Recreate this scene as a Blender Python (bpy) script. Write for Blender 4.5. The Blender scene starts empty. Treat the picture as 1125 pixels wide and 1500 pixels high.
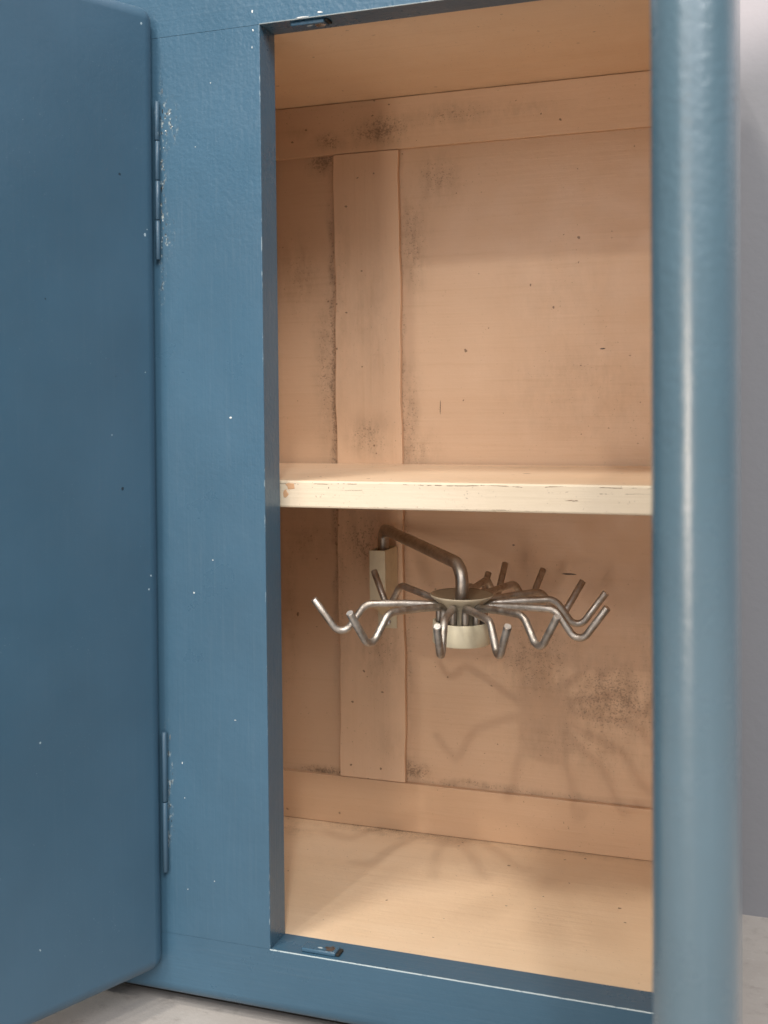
import bpy, bmesh, math, random
from mathutils import Vector, Matrix
R = random.Random(7)
S = bpy.context.scene
C = S.collection
Z0 = 0.512                      # camera height above the floor; z values below are written relative to it

# ------------------------------------------------------------------ helpers
def rel(x, y, z): return Vector((x, y, z + Z0))

def empty(name, loc):
    o = bpy.data.objects.new(name, None); C.objects.link(o)
    o.location = loc; o.empty_display_size = .05
    return o

def obj(name, bm, mats, parent=None, smooth=False, origin=None):
    """link a bmesh (world coordinates) as ONE mesh object"""
    bmesh.ops.recalc_face_normals(bm, faces=bm.faces[:])
    org = origin if origin is not None else Vector((0, 0, 0))
    pl = Vector((0, 0, 0)); q = parent
    while q is not None: pl = pl + q.location; q = q.parent
    if parent is not None and origin is None: org = pl
    bmesh.ops.translate(bm, verts=bm.verts[:], vec=-org)
    me = bpy.data.meshes.new(name); bm.to_mesh(me); bm.free()
    if smooth:
        for p in me.polygons: p.use_smooth = True
    for m in (mats if isinstance(mats, (list, tuple)) else [mats]): me.materials.append(m)
    o = bpy.data.objects.new(name, me); C.objects.link(o)
    if parent is not None: o.parent = parent
    o.location = org - pl
    return o

def box(bm, x0, x1, y0, y1, z0, z1, bev=0.0, seg=2, mi=0, bmi=-1, sel=None):
    vs = [bm.verts.new(rel(x, y, z)) for x in (x0, x1) for y in (y0, y1) for z in (z0, z1)]
    idx = [(0, 1, 3, 2), (4, 6, 7, 5), (0, 4, 5, 1), (2, 3, 7, 6), (0, 2, 6, 4), (1, 5, 7, 3)]
    fs = [bm.faces.new([vs[i] for i in f]) for f in idx]
    for f in fs: f.material_index = mi
    bmesh.ops.recalc_face_normals(bm, faces=fs)
    if bev > 0:
        es = set(e for f in fs for e in f.edges)
        if sel: es = [e for e in es if sel(e.verts[0].co - Vector((0, 0, Z0)), e.verts[1].co - Vector((0, 0, Z0)))]
        r = bmesh.ops.bevel(bm, geom=list(es), offset=bev, segments=seg, profile=.5, affect='EDGES', material=bmi, clamp_overlap=True)
        for f in r['faces']: f.smooth = seg > 2
    return bm

def NB(): return bmesh.new()

def fillet(pts, rads, n=7):
    out = [Vector(pts[0])]
    for i in range(1, len(pts) - 1):
        a, b, c = Vector(pts[i-1]), Vector(pts[i]), Vector(pts[i+1])
        u, w = (a - b), (c - b); lu, lw = u.length, w.length; u.normalize(); w.normalize()
        half = math.acos(max(-1, min(1, u.dot(w)))) / 2
        r = rads[i-1]; t = r / math.tan(half)
        m = .98 * min(lu, lw)
        if t > m: t = m; r = t * math.tan(half)
        ctr = b + (u + w).normalized() * (r / math.sin(half))
        p, q = b + u*t - ctr, b + w*t - ctr
        ang = p.angle(q); ax = p.cross(q)
        if ax.length < 1e-12: out.append(b); continue
        ax.normalize()
        for k in range(n + 1): out.append(ctr + Matrix.Rotation(ang*k/n, 3, ax) @ p)
    out.append(Vector(pts[-1])); return out

def tube(bm, path, r, sides=16, cap_mi=0, cham=0.0006, jit=0.0):
    """swept round rod through world points, with chamfered flat ends"""
    P = [Vector(p) for p in path]
    d0 = (P[1]-P[0]).normalized(); d1 = (P[-1]-P[-2]).normalized()
    P2 = [P[0], P[0]+d0*cham] + P[1:-1] + [P[-1]-d1*cham, P[-1]]
    rr = [r-cham] + [r]*(len(P2)-2) + [r-cham]
    t = (P2[1]-P2[0]).normalized(); nrm = t.orthogonal().normalized(); rings = []
    for i, p in enumerate(P2):
        tn = (P2[min(i+1, len(P2)-1)] - P2[max(i-1, 0)]).normalized()
        q = t.rotation_difference(tn); nrm = (q @ nrm); nrm = (nrm - tn*nrm.dot(tn)).normalized(); t = tn
        bn = t.cross(nrm); k = rr[i]*(1 + (R.uniform(-jit, jit) if 1 < i < len(P2)-2 else 0))
        rings.append([bm.verts.new(p + (nrm*math.cos(2*math.pi*j/sides) + bn*math.sin(2*math.pi*j/sides))*k) for j in range(sides)])
    for a, b in zip(rings, rings[1:]):
        for j in range(sides):
            f = bm.faces.new((a[j], a[(j+1) % sides], b[(j+1) % sides], b[j])); f.smooth = True
    for ring in (rings[0][::-1], rings[-1]):
        f = bm.faces.new(ring); f.material_index = cap_mi
    return bm

def lathe(bm, prof, ctr, ax, sides=48, closed=False):
    ax = Vector(ax).normalized(); e1 = ax.orthogonal().normalized(); e2 = ax.cross(e1)
    rings = [[bm.verts.new(Vector(ctr) + ax*z + (e1*math.cos(2*math.pi*j/sides)+e2*math.sin(2*math.pi*j/sides))*r) for j in range(sides)] for r, z in prof]
    prs = list(zip(rings, rings[1:])) + ([(rings[-1], rings[0])] if closed else [])
    for a, b in prs:
        for j in range(sides):
            f = bm.faces.new((a[j], a[(j+1) % sides], b[(j+1) % sides], b[j])); f.smooth = True
    return bm

def flake(bm, c, n, rx, ry, th=.0003, mi=0, k=9):
    """small irregular raised paint chip on a surface point c with normal n"""
    n = Vector(n); u = Vector((1, 0, 0)) if abs(n.x) < .9 else Vector((0, 1, 0)); v = n.cross(u)
    ring = [R.uniform(.55, 1.1) for _ in range(k)]
    bot = [bm.verts.new(c + n*.00005 + u*math.cos(2*math.pi*j/k)*rx*ring[j] + v*math.sin(2*math.pi*j/k)*ry*ring[j]) for j in range(k)]
    top = [bm.verts.new(b.co*.8 + c*.2 + n*th) for b in bot]
    fs = [bm.faces.new(top)] + [bm.faces.new((bot[j], bot[(j+1) % k], top[(j+1) % k], top[j])) for j in range(k)]
    for f in fs: f.material_index = mi

# ------------------------------------------------------------------ materials
class NT:
    def __init__(s, name):
        s.m = bpy.data.materials.new(name); s.m.use_nodes = True
        s.t = s.m.node_tree; s.b = s.t.nodes['Principled BSDF']
        s.pos = s.n('ShaderNodeNewGeometry').outputs['Position']
    def n(s, ty, **kw):
        nd = s.t.nodes.new(ty)
        for k, v in kw.items(): setattr(nd, k, v)
        return nd
    def set(s, sock, v):
        if hasattr(v, 'is_linked') or isinstance(v, bpy.types.NodeSocket): s.t.links.new(v, sock)
        else: sock.default_value = v
    def math(s, op, a, b=0.0, clamp=False):
        nd = s.n('ShaderNodeMath', operation=op, use_clamp=clamp); s.set(nd.inputs[0], a); s.set(nd.inputs[1], b); return nd.outputs[0]
    def vmath(s, op, a, b=(0, 0, 0)):
        nd = s.n('ShaderNodeVectorMath', operation=op); s.set(nd.inputs[0], a); s.set(nd.inputs[1], b)
        return nd.outputs['Value'] if op == 'LENGTH' else nd.outputs[0]
    def noise(s, scale, detail=4, rough=.55, stretch=(1, 1, 1), off=(0, 0, 0), vec=None, color=False):
        v = vec if vec is not None else s.pos
        if stretch != (1, 1, 1): v = s.vmath('MULTIPLY', v, stretch)
        if off != (0, 0, 0): v = s.vmath('ADD', v, off)
        nd = s.n('ShaderNodeTexNoise'); s.set(nd.inputs['Vector'], v)
        nd.inputs['Scale'].default_value = scale; nd.inputs['Detail'].default_value = detail; nd.inputs['Roughness'].default_value = rough
        return nd.outputs['Color' if color else 'Fac']
    def step(s, v, a, b, lo=0.0, hi=1.0):
        nd = s.n('ShaderNodeMapRange', interpolation_type='SMOOTHSTEP')
        s.set(nd.inputs[0], v); s.set(nd.inputs[1], a); s.set(nd.inputs[2], b); s.set(nd.inputs[3], lo); s.set(nd.inputs[4], hi)
        return nd.outputs[0]
    def mix(s, f, a, b):
        nd = s.n('ShaderNodeMix', data_type='RGBA'); s.set(nd.inputs[0], f)
        s.set(nd.inputs[6], a if not isinstance(a, tuple) else (*a, 1)); s.set(nd.inputs[7], b if not isinstance(b, tuple) else (*b, 1))
        return nd.outputs[2]
    def bump(s, h, dist, strength=1.0, prev=None):
        nd = s.n('ShaderNodeBump'); nd.inputs['Strength'].default_value = strength; nd.inputs['Distance'].default_value = dist
        s.set(nd.inputs['Height'], h)
        if prev is not None: s.set(nd.inputs['Normal'], prev)
        return nd.outputs[0]
    def dots(s, scale, rad, keep, stretch=(1, 1, 1), off=(0, 0, 0)):
        """sparse irregular specks"""
        v = s.vmath('ADD', s.pos, off)
        w = s.vmath('SCALE', s.noise(180, 2, off=off, color=True)); w.node.inputs['Scale'].default_value = .004
        v = s.vmath('ADD', v, w); v = s.vmath('MULTIPLY', v, stretch)
        nd = s.n('ShaderNodeTexVoronoi'); s.set(nd.inputs['Vector'], v); nd.inputs['Scale'].default_value = scale
        sep = s.n('ShaderNodeSeparateColor'); s.set(sep.inputs[0], nd.outputs['Color'])
        r = s.math('MULTIPLY', sep.outputs[1], rad)
        hit = s.math('LESS_THAN', nd.outputs['Distance'], r)
        return s.math('MULTIPLY', hit, s.math('LESS_THAN', sep.outputs[0], keep))
    def blobs(s, L, warp=.02):
        """soft-edged dirt patches, each (x, y, z, rx, ry, rz, strength); r = 0 ignores that axis"""
        w = s.vmath('SUBTRACT', s.noise(28, 4, off=(3, 1, 7), color=True), (.5, .5, .5))
        sc = s.n('ShaderNodeVectorMath', operation='SCALE'); s.set(sc.inputs[0], w); sc.inputs['Scale'].default_value = warp
        p = s.vmath('ADD', s.pos, sc.outputs[0]); tot = None
        for (x, y, z, rx, ry, rz, k) in L:
            d = s.vmath('SUBTRACT', p, (x, y, z + Z0))
            d = s.vmath('MULTIPLY', d, tuple(0 if q == 0 else 1/q for q in (rx, ry, rz)))
            m = s.step(s.vmath('LENGTH', d), 1.0, 0.0, 0.0, k)
            tot = m if tot is None else s.math('MAXIMUM', tot, m)
        return tot
    def done(s, color, rough, normal=None, metal=0.0, spec=None):
        s.set(s.b.inputs['Base Color'], color if not isinstance(color, tuple) else (*color, 1))
        s.set(s.b.inputs['Roughness'], rough); s.b.inputs['Metallic'].default_value = metal
        if normal is not None: s.set(s.b.inputs['Normal'], normal)
        if spec is not None: s.b.inputs['Specular IOR Level'].default_value = spec
        return s.m

BLUE = (.053, .122, .189)
def blue_paint(name, worn=None, grain='z', peel=1.0, rough=.31, chips=None, base=BLUE, brush=.10, specks=1.0):
    s = NT(name)
    st = (1, 1, .03) if grain == 'z' else (.03, 1, 1)
    v = s.noise(7, 5, off=(2, 4, 1)); br = s.noise(380, 3, stretch=st)
    col = s.mix(s.step(v, .3, .7), tuple(c*.93 for c in base), tuple(c*1.07 for c in base))
    col = s.mix(s.math('MULTIPLY', s.step(br, .5, .8), brush), col, (.16, .22, .27))
    dust = s.math('MULTIPLY', s.step(s.noise(900, 2), .70, .78), s.step(s.noise(14, 3, off=(9, 9, 9)), .45, .68))
    col = s.mix(s.math('MULTIPLY', dust, .55), col, (.35, .45, .5))
    sp = s.dots(75, .12, .08)
    col = s.mix(s.math('MULTIPLY', sp, .7*specks), col, (.42, .52, .58))
    dk = s.dots(38, .055, .22, off=(.31, .17, .77))
    col = s.mix(s.math('MULTIPLY', dk, .85), col, (.012, .02, .03))
    if chips:
        m = s.blobs(chips, .012)
        c = s.math('MULTIPLY', m, s.step(s.noise(260, 6, .7, stretch=(1, 1, .6)), .52, .60))
        col = s.mix(c, col, s.mix(s.step(s.noise(420, 2), .42, .58), (.40, .46, .46), (.05, .035, .022)))
    if worn:
        e = s.step(s.noise(160, 5, .7, stretch=(1, 1, .35) if grain == 'z' else (.35, 1, 1)), worn[0], worn[0]+.08)
        col = s.mix(s.math('MULTIPLY', e, worn[1]), col, (.50, .58, .60))
    sx = s.n('ShaderNodeSeparateXYZ'); s.set(sx.inputs[0], s.vmath('ADD', s.pos, s.vmath('SUBTRACT', s.noise(6, 3, color=True), (.5, .5, .5))))
    pk = s.step(sx.outputs[2], .35, .75, .25, 1.0)
    nb = s.bump(s.math('MULTIPLY', s.noise(260, 3, .5), pk), .0009*peel, .5)
    nb = s.bump(br, .0005, 3.0*brush, nb)
    nb = s.bump(s.noise(26, 3), .003, .25*peel, nb)
    ro = s.step(s.noise(12, 6, .65), .3, .7, rough-.06, rough+.10)
    return s.done(col, ro, nb)

CREAM = (.73, .51, .35)
def cream_paint(name, grain='z', dirt=None, speck=1.0, base=CREAM, worn=False, gouges=None, scratch=False):
    s = NT(name)
    st = (1, 1, .035) if grain == 'z' else ((.035, 1, 1) if grain == 'x' else (1, .035, 1))
    g = s.noise(260, 5, .6, stretch=st); v = s.noise(9, 5)
    col = s.mix(s.step(v, .3, .7), tuple(c*q for c, q in zip(base, (.96, .945, .92))), base)
    col = s.mix(s.math('MULTIPLY', s.step(g, .52, .75), .28), col, tuple(c*q for c, q in zip(base, (.80, .74, .66))))
    bd = s.noise(24, 3, .5, stretch=st, off=(1, 8, 2))
    col = s.mix(s.math('MULTIPLY', s.step(bd, .35, .7), .30), col, tuple(c*q for c, q in zip(base, (.90, .84, .78))))
    fly = s.math('MAXIMUM', s.dots(42, .085, .30, stretch=(1, 1, .75), off=(.13, .4, .9)), s.dots(95, .11, .36*speck, stretch=(.7, 1, 1), off=(.7, .1, .3)))
    fn = s.noise(620, 3, .6)
    if dirt:
        m = s.blobs(dirt)
        sm = s.math('MULTIPLY', m, s.step(s.noise(85, 8, .72, stretch=(1, 1, .38)), .30, .72))
        sm = s.math('MULTIPLY', sm, s.step(g, .2, .7, .75, 1.15))
        col = s.mix(s.math('MULTIPLY', sm, .50, True), col, (.15, .092, .052))
        th = s.math('SUBTRACT', .76, s.math('MULTIPLY', m, .25))
        mold = s.step(fn, th, s.math('ADD', th, .05))
        col = s.mix(s.math('MULTIPLY', mold, .50), col, (.10, .066, .04))
    fs = s.step(s.noise(430, 2, off=(5, 2, 3)), .70 - .018*speck, .75)
    fs = s.math('MULTIPLY', fs, s.step(s.noise(13, 4, .6, off=(6, 1, 2)), .38, .62, .15, 1.0))
    col = s.mix(s.math('MULTIPLY', fs, .6), col, (.12, .07, .035))
    col = s.mix(s.math('MULTIPLY', fly, .75*min(1, speck)), col, (.10, .05, .025))
    if gouges:
        gm = s.blobs(gouges, .004)
        if scratch: gm = s.math('MULTIPLY', gm, s.step(s.noise(150, 5, .7, stretch=(.4, 1, 1), off=(4, 4, 4)), .44, .58))
        col = s.mix(s.step(gm, .25, .5), col, (.20, .12, .07) if scratch else (.045, .022, .012))
    if worn:
        wn = s.step(s.noise(120, 6, .7, stretch=(.3, 1, 1)), .60, .66)
        col = s.mix(s.math('MULTIPLY', wn, .55), col, (.36, .24, .13))
    nb = s.bump(g, .0006, .45); nb = s.bump(s.noise(190, 3), .0006, .25, nb); nb = s.bump(s.noise(18, 3), .004, .16, nb)
    ro = s.step(s.noise(35, 4), .3, .7, .40, .55)
    return s.done(col, ro, nb)

def metal(name, col, rough, scr=.5, dark=(.10, .07, .05), amt=.5):
    s = NT(name)
    a = s.step(s.noise(70, 6, .7), .38, .68)
    c = s.mix(s.math('MULTIPLY', a, amt), col, dark)
    c = s.mix(s.math('MULTIPLY', s.step(s.noise(500, 3), .62, .72), .6), c, tuple(min(1, q*1.5) for q in col))
    nb = s.bump(s.noise(420, 4, .7), .0004, scr)
    ro = s.step(s.noise(110, 4), .3, .7, rough-.08, rough+.14)
    return s.done(c, ro, nb, 1.0)

def plain(name, col, rough, dirt=.0, dcol=(.1, .07, .04), sc=60, bump=.0004):
    s = NT(name)
    c = s.mix(s.math('MULTIPLY', s.step(s.noise(sc, 6, .65), .45, .72), dirt), col, dcol)
    return s.done(c, rough, s.bump(s.noise(200, 4), bump, .4))

T, D = .0294, .27515            # face frame thickness, depth of the back frame
XL, XR, ZT, ZB = -.40966, -.088, .30521, -.44897
ZC, ZRT, ZRB = .3102, .25607, -.39965
XS1, XS2 = -.45786, -.38548
HG = [(-.503, 0, .17, .006, 0, .13, 1.2), (-.497, 0, .232, .016, 0, .030, 1.0), (-.498, 0, .14, .010, 0, .03, .8), (-.502, 0, -.335, .006, 0, .08, .8)]

M_stile = blue_paint('blue gloss paint with brush marks', chips=HG)
M_rail = blue_paint('blue gloss paint along the grain', grain='x')
M_edge = blue_paint('blue paint worn pale on the edge', worn=(.55, .35))
M_edge_x = blue_paint('blue paint worn pale on the long edge', worn=(.36, .9), grain='x')
M_jamb_worn = blue_paint('blue paint with rubbed edge', worn=(.56, .6))
M_door = blue_paint('smooth blue door paint', peel=.35, brush=.035, rough=.36, base=tuple(c*.85 for c in (.053, .118, .184)))
M_chip = plain('bare white chip', (.8, .8, .78), .6)
M_crust = plain('grey crust of old paint', (.20, .20, .19), .6, .5, (.10, .075, .055))
M_pane = cream_paint('aged cream paint on panel', 'x', [
    (-.346, 0, .224, .045, 0, .045, .8), (-.372, 0, .16, .028, 0, .10, .8), (-.379, 0, -.02, .022, 0, .10, .75), (-.378, 0, -.06, .05, 0, .05, .7),
    (-.172, 0, -.300, .095, 0, .075, 1.0), (-.250, 0, -.262, .085, 0, .075, .8), (-.120, 0, -.25, .07, 0, .09, .6), (-.20, 0, -.345, .13, 0, .05, .6),
    (-.201, 0, .005, .13, 0, .09, .40), (-.383, 0, -.388, .035, 0, .022, 1.3), (-.386, 0, .0, .006, 0, .45, .9), (-.384, 0, -.25, .010, 0, .18, .7),
    (-.22, 0, .10, .12, 0, .12, .22), (-.3, 0, -.397, .25, 0, .008, .8),
    (-.475, 0, .249, .03, 0, .022, 1.2), (-.50, 0, .13, .045, 0, .075, .6), (-.472, 0, .03, .020, 0, .16, .75), (-.497, 0, -.152, .045, 0, .045, .6),
    (-.463, 0, .0, .008, 0, .45, 1.1), (-.479, 0, -.398, .05, 0, .010, 1.4), (-.515, 0, -.2, .012, 0, .2, .5)],
    speck=1.6, base=(.63, .435, .295), gouges=[(-.179, 0, .044, .0045, 0, .0012, 1), (-.345, 0, -.012, .0007, 0, .012, 1), (-.215, 0, -.178, .013, 0, .0016, .9), (-.27, 0, -.151, .0022, 0, .0011, 1), (-.375, 0, -.115, .006, 0, .0016, .8), (-.2, 0, .028, .0012, 0, .0008, 1)])
M_bstile = cream_paint('aged cream paint on stile', 'z', [
    (-.422, 0, -.042, .045, 0, .038, .85), (-.41, 0, -.262, .045, 0, .085, .65), (-.431, 0, -.150, .05, 0, .06, .9), (-.45, 0, .1, .018, 0, .2, .45),
    (-.42, 0, .08, .05, 0, .12, .38), (-.455, 0, -.2, .02, 0, .2, .6), (-.40, 0, -.36, .04, 0, .04, .35)], speck=1.2)
M_brail = cream_paint('aged cream paint on rail', 'x', [
    (-.403, 0, .277, .060, 0, .026, 1.1), (-.33, 0, .285, .075, 0, .022, .75), (-.464, 0, .268, .028, 0, .020, 1.0), (-.50, 0, .282, .03, 0, .012, .5), (-.26, 0, .285, .09, 0, .02, .45)], speck=1.2, base=(.68, .475, .32))
M_floor_in = cream_paint('aged cream paint on cabinet floor', 'x', [
    (-.40, .275, ZB, .20, .035, 0, .9), (-.25, .278, ZB, .25, .020, 0, .7), (-.5, .25, ZB, .05, .05, 0, .55)], speck=1.0, base=(.80, .61, .43))
M_in = cream_paint('aged cream paint paled for missing bounce', 'x', [(-.3, .28, .31, .3, .03, 0, .45)], speck=.6, base=(.81, .615, .435))  # base paled to stand in for missing bounce light on the cabinet ceiling
M_shelf = cream_paint('cream shelf paint', 'x', [(-.41, .05, -.07, .025, .02, .012, .5), (-.22, .24, -.07, .3, .03, 0, .45)], speck=1.0, base=(.79, .60, .43),
    gouges=[(-.228, .155, -.07, .008, .004, .002, 1), (-.408, .085, -.07, .002, .003, .002, 1), (-.397, .088, -.07, .002, .003, .002, 1)])
M_shelf_edge = cream_paint('cream shelf paint rubbed through', 'x', None, worn=True, base=(.80, .68, .52))
M_shelf_front = cream_paint('cream paint on the shelf front', 'x', None, speck=1.6, base=(.80, .68, .53), gouges=[(-.25, 0, -.0722, .5, 0, .00075, .62), (-.16, 0, -.0768, .12, 0, .0006, .6), (-.33, 0, -.0775, .07, 0, .0005, .6), (-.25, 0, -.0915, .3, 0, .0008, .5), (-.16, 0, -.083, .02, 0, .0012, .7), (-.29, 0, -.0895, .012, 0, .0010, .8)], scratch=True)
M_bare = plain('bare peach wood', (.62, .36, .20), .6, .3, (.4, .2, .1))
M_box = plain('cream enamelled steel', (.66, .59, .43), .42, .25, (.30, .22, .13), 50)
M_boxd = plain('grubby cream enamel', (.20, .14, .085), .45, .65, (.15, .10, .055), 70)
M_funnel = plain('grubby cream funnel', (.46, .39, .28), .42, .5, (.20, .14, .08), 55)
M_steel = metal('worn steel rod', (.46, .41, .36), .42, .5, (.24, .18, .13), .5)
M_wire = metal('bent wire', (.49, .45, .41), .47, .6, (.20, .145, .10), .55)
M_tip = metal('cut wire end', (.86, .83, .80), .45, .6, (.5, .45, .4), .3)
M_hinge = blue_paint('painted over steel hinge', worn=(.60, .25), rough=.40, base=(.044, .095, .148))
M_plate = metal('scratched catch steel', (.52, .56, .62), .34, .6, (.06, .12, .17), .7)
M_dark = plain('dark gap', (.02, .018, .015), .8)

# ------------------------------------------------------------------ the setting
def concrete():
    s = NT('pale concrete')
    c = s.mix(s.step(s.noise(5, 6, .6), .3, .7), (.36, .325, .305), (.45, .415, .39))
    c = s.mix(s.math('MULTIPLY', s.step(s.noise(60, 8, .75), .5, .72), .5), c, (.17, .15, .13))
    c = s.mix(s.math('MULTIPLY', s.step(s.noise(240, 4), .62, .7), .5), c, (.5, .47, .45))
    return s.done(c, .75, s.bump(s.noise(160, 8, .7), .0012, .5))
bm = NB(); vs = [bm.verts.new(v) for v in ((-5, -6, 0), (5, -6, 0), (5, 3.2, 0), (-5, 3.2, 0))]; bm.faces.new(vs)
o = obj('floor', bm, concrete()); o['kind'] = 'structure'

s = NT('grey wall paint')
sep = s.n('ShaderNodeSeparateXYZ'); s.set(sep.inputs[0], s.pos)
hz = s.math('ADD', sep.outputs[2], s.math('MULTIPLY', s.noise(3, 3), .12))
wc = s.mix(s.step(hz, 1.0 - .14, 1.0 - .05), (.21, .21, .228), (.43, .405, .435))
M_wall = s.done(wc, .7, s.bump(s.noise(150, 4), .001, .3))
bm = NB(); box(bm, -5, 5, .33, .48, -.512, 2.6)
o = obj('wall', bm, M_wall); o['kind'] = 'structure'

# ------------------------------------------------------------------ the cabinet
XE0, XE1 = -.905, -.0565          # outer ends
XC0 = -.530                      # left edge of the stile between the two compartments
cab = empty('cabinet', rel(-.46, .14, -.512))
cab['label'] = 'old painted wooden cabinet, blue outside and cream inside, with both doors open'
cab['category'] = 'cabinet'

def inner(a, b):  # only the long upright arrises of a stile are rounded and worn
    return abs(a.z - b.z) > .3
def rail_arris(bm, z):  # wear on a rail's front arris, only where the openings are
    for x in (XE0 + .045, XC0, XL, XR):
        bmesh.ops.bisect_plane(bm, geom=bm.verts[:] + bm.edges[:] + bm.faces[:], plane_co=(x, 0, 0), plane_no=(1, 0, 0))
    es = []
    for e in bm.edges:
        a, b = e.verts[0].co, e.verts[1].co; m = (a.x + b.x)/2
        if abs(a.z - Z0 - z) < 1e-4 and abs(b.z - Z0 - z) < 1e-4 and a.y < 1e-4 and b.y < 1e-4 and (XL < m < XR or XE0 + .045 < m < XC0): es.append(e)
    bmesh.ops.bevel(bm, geom=es, offset=EB, segments=2, profile=.5, affect='EDGES', material=1)
EB = .0007
# stile between the compartments, with real white chips on its face
bm = NB(); box(bm, XC0, XL, 0, T, ZB + .0002, ZT - .0003, EB, 2, 0, 1, inner)
for (x, z, rx, rz) in ((-.440, -.016, .0022, .0014), (-.4155, .3012, .0010, .0018), (-.4165, .287, .0006, .0018), (-.476, -.162, .0011, .0013), (-.458, -.134, .0009, .0007),
                       (-.439, -.265, .0018, .0003), (-.498, .226, .0010, .0008), (-.494, .240, .0006, .0009), (-.4915, .229, .0007, .0006), (-.500, .212, .0009, .0005), (-.489, -.305, .0006, .0012), (-.487, -.334, .0008, .0006),
                       (-.455, .262, .0008, .0006), (-.47, .21, .0006, .0007), (-.485, -.41, .0006, .0009), (-.46, -.40, .0006, .0005)):
    flake(bm, rel(x, 0, z), (0, -1, 0), rx*.75, rz*.75, .00025, 2)
for k in range(26):   # cracked crust of paint down the hinge line
    z = R.uniform(.10, .27) if k < 20 else R.uniform(-.40, -.26)
    flake(bm, rel(-.5015 + R.gauss(0, .0009), 0, z), (0, -1, 0), R.uniform(.0002, .0005), R.uniform(.0008, .0040), .0004, R.choice((0, 0, 3, 3, 4, 4, 2)), 9)
obj('stile', bm, [M_stile, M_edge, M_chip, M_dark, M_crust], cab)
for x0, x1 in ((XE0, XE0 + .045), (XR, XE1)):
    bm = NB(); box(bm, x0, x1, 0, T, ZB + .0002, ZT - .0003, EB, 2, 0, 1, inner); obj('stile', bm, [M_stile, M_edge], cab)
# rails across the whole front
bm = NB(); box(bm, XE0, XE1, 0, T, ZT, .385); rail_arris(bm, ZT)
for (x, z, rx, rz) in ((-.416, .3165, .0014, .0020), (-.372, .3064, .010, .0007), (-.356, .3085, .0035, .0012)):
    flake(bm, rel(x, 0, z), (0, -1, 0), rx*.7, rz*.8, .0003, 2)
obj('rail', bm, [M_rail, M_edge_x, M_chip], cab)
bm = NB(); box(bm, XE0, XE1, 0, T, -.502, ZB)
bmesh.ops.bevel(bm, geom=[e for e in bm.edges if all(v.co.y < .001 and v.co.z - Z0 < -.5 for v in e.verts)], offset=.011, segments=6, profile=.5, affect='EDGES')
rail_arris(bm, ZB)
for f in bm.faces: f.smooth = False
for f in bm.faces:
    n = f.normal
    if f.calc_center_median().z - Z0 < -.49: f.smooth = True
obj('rail', bm, [M_rail, M_edge_x], cab)
# base the cabinet stands on
bm = NB(); box(bm, XE0 + .01, XE1 - .008, .022, .285, -.512, -.4705, .001); obj('plinth', bm, M_dark, cab)
# carcass
XD0, XD1 = -.546, -.528
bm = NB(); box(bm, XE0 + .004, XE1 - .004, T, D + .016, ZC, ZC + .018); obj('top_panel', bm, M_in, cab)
bm = NB(); box(bm, XE0 + .004, XE1 - .004, T, D + .016, -.470, ZB - .0004); obj('bottom_panel', bm, M_floor_in, cab)
M_out = [M_stile, M_in]
for x0, x1, out in ((XE0 + .004, XE0 + .022, 0), (XE1 - .022, XE1 - .004, 1)):
    bm = NB(); box(bm, x0, x1, T, D + .016, ZB, ZC)
    for f in bm.faces:
        if (f.normal.x > .5) == bool(out) and abs(f.normal.x) > .5: f.material_index = 0
        else: f.material_index = 1
    obj('side_panel', bm, M_out, cab)
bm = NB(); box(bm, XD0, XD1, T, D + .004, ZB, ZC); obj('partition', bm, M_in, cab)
# panelled back: thin panel with proud rails and stiles
bp_ = NB(); box(bp_, XE0 + .022, XE1 - .022, D + .0065, D + .012, ZB, ZC)
back = obj('back_panel', bp_, M_pane, cab)
xa, xb = XD1, XE1 - .0225
bm = NB(); box(bm, xa, xb, D, D + .0064, ZRT, ZC - .0006, .0007, 2); obj('rail', bm, M_brail, back)
bm = NB(); box(bm, xa, xb, D, D + .0064, ZB, ZRB, .0007, 2); obj('rail', bm, cream_paint('cream paint on the lower rail', 'x', [(-.48, 0, -.40, .05, 0, .004, .5)], .8, (.64, .43, .28)), back)
bm = NB(); box(bm, XS1, XS2, D - .0002, D + .0062, ZRB + .0006, ZRT - .0006, .0007, 2)
# old panel edges are never dead straight
bmesh.ops.subdivide_edges(bm, edges=[e for e in bm.edges if abs(e.verts[0].co.z - e.verts[1].co.z) > .3], cuts=24, use_grid_fill=False)
for v in bm.verts: v.co.x += .0007*math.sin(v.co.z*31 + 1) + .0005*math.sin(v.co.z*83)
obj('stile', bm, M_bstile, back)
bm = NB(); box(bm, -.100, xb, D, D + .0062, ZRB + .0006, ZRT - .0006, .0007, 2); obj('stile', bm, M_bstile, back)
# shelf, worn along its front arris
YS, ZS1, ZS0 = .0382, -.07002, -.09287
bm = NB(); box(bm, XD1, XE1 - .0225, YS, D - .0006, ZS0, ZS1)
bmesh.ops.bevel(bm, geom=[e for e in bm.edges if all(v.co.y < YS + .001 for v in e.verts) and abs(e.verts[0].co.x - e.verts[1].co.x) > .1], offset=.0016, segments=2, profile=.5, affect='EDGES', material=1)
for f in bm.faces:
    if f.material_index == 0 and f.normal.y < -.9: f.material_index = 3
for (x, z, rx, rz) in ((-.404, -.0745, .005, .0035), (-.409, -.0815, .0035, .004)):
    flake(bm, rel(x, YS, z), (0, -1, 0), rx, rz, .0002, 2)
obj('shelf', bm, [M_shelf, M_shelf_edge, M_bare, M_shelf_front], cab)
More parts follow.
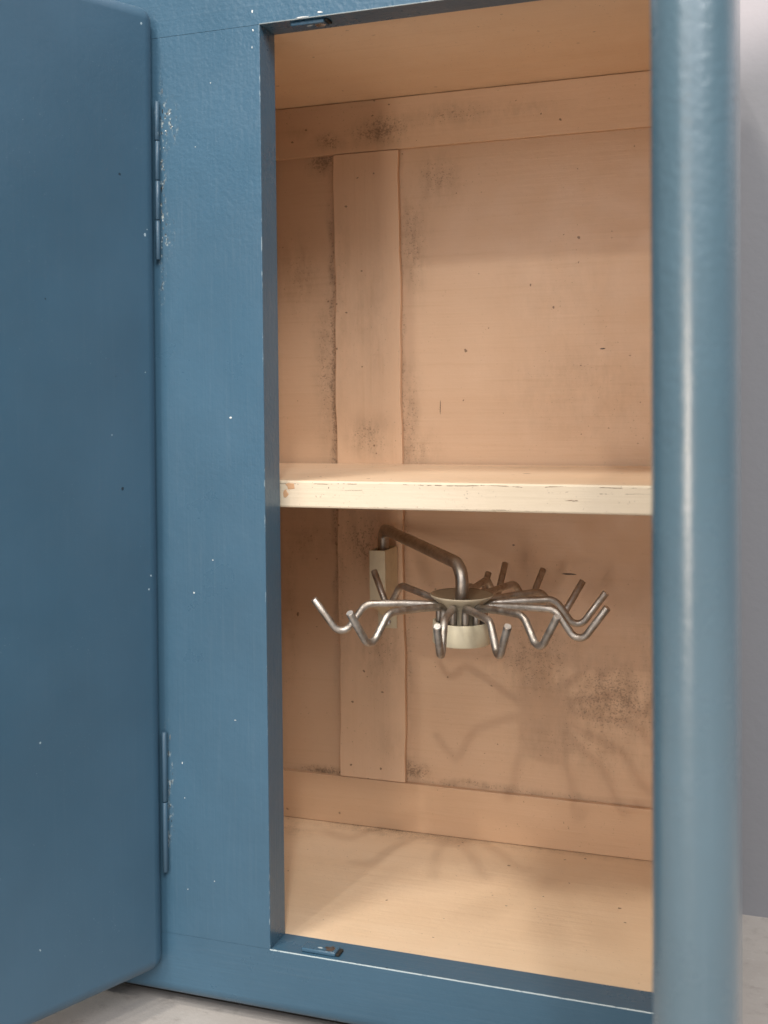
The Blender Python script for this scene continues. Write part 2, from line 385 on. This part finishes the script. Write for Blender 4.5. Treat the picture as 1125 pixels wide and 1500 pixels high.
# catch plates on the rails, paint knocked off one corner
def catch(z, up):
    bm = NB(); y0, y1 = .004, .0165; h = .0035*up
    za, zb = sorted((z + .0002*up, z + h))
    box(bm, -.384, -.3545, y0, y1, za, zb, .0010, 3, 0, 0)
    box(bm, -.3545, -.3515, y0 + .001, y1 - .001, *sorted((z + .0002*up, z + .0022*up)), .0005, 1, 2)
    flake(bm, rel(-.3605, .010, z + h), (0, 0, up), .0055, .0048, .0002, 3, 12); flake(bm, rel(-.369, .0085, z + h), (0, 0, up), .003, .0012, .0002, 1)
    return obj('catch_plate', bm, [M_rail, M_edge_x, M_dark, M_plate], cab)
catch(ZB, 1); catch(ZT, -1)

# doors: solid slabs, every arris rounded over
def slab(hx, hy, ang, w, th, z0, z1, rad, side):
    """hinge-line point, direction angle of the door from the cabinet front outward; thickness grows to `side`"""
    d = Vector((math.cos(ang), math.sin(ang), 0)); nn = Vector((-d.y, d.x, 0))*side
    bm = NB()
    vs = [bm.verts.new(Vector((hx, hy, 0)) + d*a + nn*b + Vector((0, 0, z + Z0))) for a in (0, w) for b in (0, th) for z in (z0, z1)]
    for f in [(0, 1, 3, 2), (4, 6, 7, 5), (0, 4, 5, 1), (2, 3, 7, 6), (0, 2, 6, 4), (1, 5, 7, 3)]: bm.faces.new([vs[i] for i in f])
    bmesh.ops.recalc_face_normals(bm, faces=bm.faces[:])
    r = bmesh.ops.bevel(bm, geom=bm.edges[:], offset=rad, segments=8, profile=.5, affect='EDGES')
    for f in bm.faces: f.smooth = True
    return bm
def weighted(o):
    m = o.modifiers.new('wn', 'WEIGHTED_NORMAL'); m.keep_sharp = False; m.weight = 80
LDA = math.radians(270 - 23)
bm = slab(-.5020, -.0060, LDA, .365, .034, -.4765, .329, .0125, -1)
d = obj('door', bm, M_door, cab); weighted(d)
ld = d
RDA = math.radians(270 + 2.3)
bm = slab(-.0722, -.0035, RDA, .3685, .0350, -.4765, .329, .0165, 1)
piv = rel(-.066, 0, 0); bmesh.ops.rotate(bm, cent=piv, matrix=Matrix.Rotation(math.radians(.62), 3, 'Y'), verts=bm.verts[:])
d = obj('door', bm, blue_paint('blue door paint on the rounded edge', peel=1.5, rough=.26, specks=0, base=(.066, .123, .162)), cab); weighted(d)
rd = d
rb = d.data.materials[0].node_tree.nodes['Principled BSDF']; rb.inputs['Coat Weight'].default_value = .9; rb.inputs['Coat Roughness'].default_value = .27; rb.inputs['Coat IOR'].default_value = 1.75
def hinge(x, y, z0, z1, par, r=.0036, nseg=3, off=.0002):
    bm = NB()
    L = (z1 - z0)/nseg
    for k in range(nseg):
        tube(bm, [rel(x + R.uniform(-off, off), y, z0 + L*k + .0003), rel(x, y, z0 + L*(k + .5)), rel(x + R.uniform(-off, off), y, z0 + L*(k + 1) - .0003)], r, 14, 0, .0005)
    obj('hinge', bm, M_hinge, par)
hinge(-.5043, -.0036, .117, .251, cab, .0021, 4, .0004); hinge(-.5040, -.0034, -.397, -.279, cab, .0023, 2)
hinge(-.0655, -.0038, .117, .251, cab, .0028); hinge(-.0655, -.0038, -.397, -.279, cab, .0028)

# ------------------------------------------------------------------ the swivelling hook rack
HC = rel(-.2727, .100, -.1700)
NV = Vector((.0191, -.0217, 1)).normalized()
ex = (Vector((1, 0, 0)) - NV*NV.x).normalized(); ey = NV.cross(ex)
rack = empty('hook_rack', rel(-.3995, .2540, -.18))
rack['label'] = 'metal swivelling rack with twelve bent wire hooks on a cream hub, hanging under the shelf'
rack['category'] = 'hook rack'
# wall bracket: folded steel channel, closed in front, on a narrow plate
bm = NB()
BX0, BX1, BY = -.4085, -.3915, .2365
def quadbox(a, b):
    pass
w = .0016
box(bm, BX0, BX1, BY, BY + w, -.2085, -.155, .0005, 2)
box(bm, BX0, BX0 + w, BY + w, D - .001, -.2085, -.155, 0)
box(bm, BX1 - w, BX1, BY + w, D - .001, -.2085, -.155, .0)
box(bm, -.4130, -.3925, D - .0022, D - .0004, -.240, -.1545, .0005, 2)
# slanted lower flange where the channel runs into the plate
vs = [bm.verts.new(rel(*p)) for p in ((BX0, BY, -.2085), (BX1, BY, -.2085), (BX1, D - .002, -.2085), (BX0, D - .002, -.2085), (BX1, D - .002, -.227), (BX0, D - .002, -.227))]
for f in ((0, 1, 4, 5), (1, 2, 4), (0, 5, 3), (0, 3, 2, 1)): bm.faces.new([vs[i] for i in f])
bk = obj('wall_bracket', bm, M_box, rack)
bm = NB(); lathe(bm, [(.0002, -.0022), (.0022, -.0020), (.0036, -.0010), (.0038, 0)], rel(-.4025, D - .0022, -.2335), (0, 1, 0), 18); 
obj('screw', bm, M_plate, bk)
bm = NB(); box(bm, BX0 + w + .0002, BX1 - w - .0002, BY + w + .0002, D - .0025, -.170, -.1572, .0); 
obj('bush', bm, M_boxd, bk)
# arm rod
PR = [rel(-.3995, .2545, -.1685), rel(-.3995, .2545, -.1345), HC + NV*.0245 + Vector((0, .001, 0)), HC - NV*.012]
bm = NB(); tube(bm, fillet(PR, [.0105, .017], 9), .0057, 20, 0, .0006, .006); obj('arm', bm, M_steel, rack)
# hub: flared dish on a neck, over an open ring cup
bm = NB()
prof = [(.0050, -.0060), (.016, -.0030), (.0245, -.0004), (.0268, .0002), (.0271, -.0004), (.0264, -.0018), (.0215, -.0060), (.0165, -.0110), (.0138, -.0170), (.0130, -.0250), (.0130, -.0315), (.0050, -.0315)]
lathe(bm, prof, HC, NV, 56, True)
for f in bm.faces:
    c = f.calc_center_median() - HC; h = c.dot(NV); rr = (c - NV*h).length
    if rr < .0262 and h > -.0055 and not (h < -.0022 and rr > .0185): f.material_index = 1
hub = obj('hub', bm, [M_funnel, M_boxd], rack)
bm = NB()
lathe(bm, [(.0245, -.0225), (.0249, -.0232), (.0249, -.0405), (.0240, -.0415), (.004, -.0415), (.004, -.0330), (.0228, -.0330), (.0228, -.0225)], HC, NV, 56, True)
for f in bm.faces:
    c = f.calc_center_median() - HC; h = c.dot(NV); rr = (c - NV*h).length
    if rr < .0232: f.material_index = 1
obj('ring_cup', bm, [M_box, M_boxd], hub)
PHI = [-154.6, -114.6, -80.2, -57.3, -39.3, -6.8, 13.2, 44.2, 66.4, 82.0, 85.2, 142.8]
DR = [-.0002, .0033, -.0003, .0009, -.0012, .0001, -.0048, -.0007, .0016, .0025, -.0013, 0.0]
DZ = [-.0034, .0016, -.0016, -.0012, .0021, -.0017, .0011, -.0012, .0024, .0047, -.0037, .0008]
for i in range(12):
    pa = -.0987 + math.radians(-150 + 30*i)
    pv = HC + (ex*math.cos(pa) + ey*math.sin(pa))*.0195
    d = ex*math.cos(math.radians(PHI[i])) + ey*math.sin(math.radians(PHI[i]))
    sd = NV.cross(d)
    P = lambda r, z, k=0: pv + d*r + NV*z + sd*k
    a, b = DR[i], DZ[i]; j = R.uniform(-.0012, .0012)
    pts = [P(0, -.033), P(0, -.0085), P(.030, -.0060 + b*.3), P(.0635 + a*.7, -.0045 + b*.6, j), P(.0835 + a, -.0315 + b, j), P(.1075 + a, .0018 + b, 0)]
    bm = NB(); tube(bm, fillet(pts, [.0055, .06, .0125, .0085], 8), .0031, 14, 1, .0004, .01)
    obj('hook', bm, [M_wire, M_tip], rack)

# ------------------------------------------------------------------ light: shop ceiling lamps, plus an added highlight strip
def aim(o, tgt): o.rotation_euler = (Vector(tgt) - o.location).to_track_quat('-Z', 'Y').to_euler()
def lamp(name, loc, tgt, power, size, col=(1, .93, .82), cone=70):
    l = bpy.data.lights.new(name, 'SPOT'); l.energy = power; l.shadow_soft_size = size; l.color = col
    l.spot_size = math.radians(cone); l.spot_blend = .6
    o = bpy.data.objects.new(name, l); C.objects.link(o); o.location = loc; aim(o, tgt)
def area(name, loc, tgt, power, sx, sy, col=(1, 1, 1)):
    l = bpy.data.lights.new(name, 'AREA'); l.shape = 'RECTANGLE'; l.size = sx; l.size_y = sy; l.energy = power; l.color = col
    o = bpy.data.objects.new(name, l); C.objects.link(o); o.location = loc; aim(o, tgt)
TG = rel(-.3, .1, -.1)
lamp('spot_lamp', rel(1.195, -4.0, 5.35), TG, 380, .14)
lamp('spot_lamp', rel(-1.29, -2.6, 2.33), TG, 16, .10)
lamp('spot_lamp', rel(-.80, -2.9, 2.05), TG, 88, .055)
lamp('spot_lamp', rel(-.95, -1.3, 2.94), TG, 215, .24)
area('ceiling_lights', (1.9, -3.2, 3.7), TG, 205, 2.6, 2.2, (1, .98, .95))
area('shop_lights', (0, -4.0, 2.35), (-.3, 0, .7), 36, 3.4, 1.4, (.96, .96, 1))
area('added_highlight_strip', (-.60, -3.4, .42), (-.05, -.4, .45), 17, .34, .75, (1, .82, .66))  # unseen area light added to put a stripe on the right door edge

w = bpy.data.worlds.new('World'); S.world = w; w.use_nodes = True
w.node_tree.nodes['Background'].inputs[0].default_value = (.82, .92, 1, 1)
w.node_tree.nodes['Background'].inputs[1].default_value = .36

# ------------------------------------------------------------------ camera
cam = bpy.data.cameras.new('camera'); co = bpy.data.objects.new('camera', cam); C.objects.link(co)
fw = Vector((-.338096, .941101, .004454)); ri = Vector((.941021, .338125, -.0123)); up = Vector((.013082, -.0000326, .999914))
co.matrix_world = Matrix(((ri.x, up.x, -fw.x, 0), (ri.y, up.y, -fw.y, -.85), (ri.z, up.z, -fw.z, Z0), (0, 0, 0, 1)))
cam.sensor_fit = 'VERTICAL'; cam.sensor_width = 27; cam.sensor_height = 36; cam.lens = 1685.15/1500*36
cam.shift_y = -176.766/1500
cam.clip_start = .02; cam.clip_end = 60
cam.dof.use_dof = True; cam.dof.focus_distance = 1.02; cam.dof.aperture_fstop = 8.6
S.camera = co
S.view_settings.view_transform = 'Standard'; S.view_settings.look = 'None'
S.view_settings.gamma = 1; S.view_settings.exposure = 0; S.view_settings.use_curve_mapping = False
S.cycles.max_bounces = 8; S.cycles.diffuse_bounces = 5
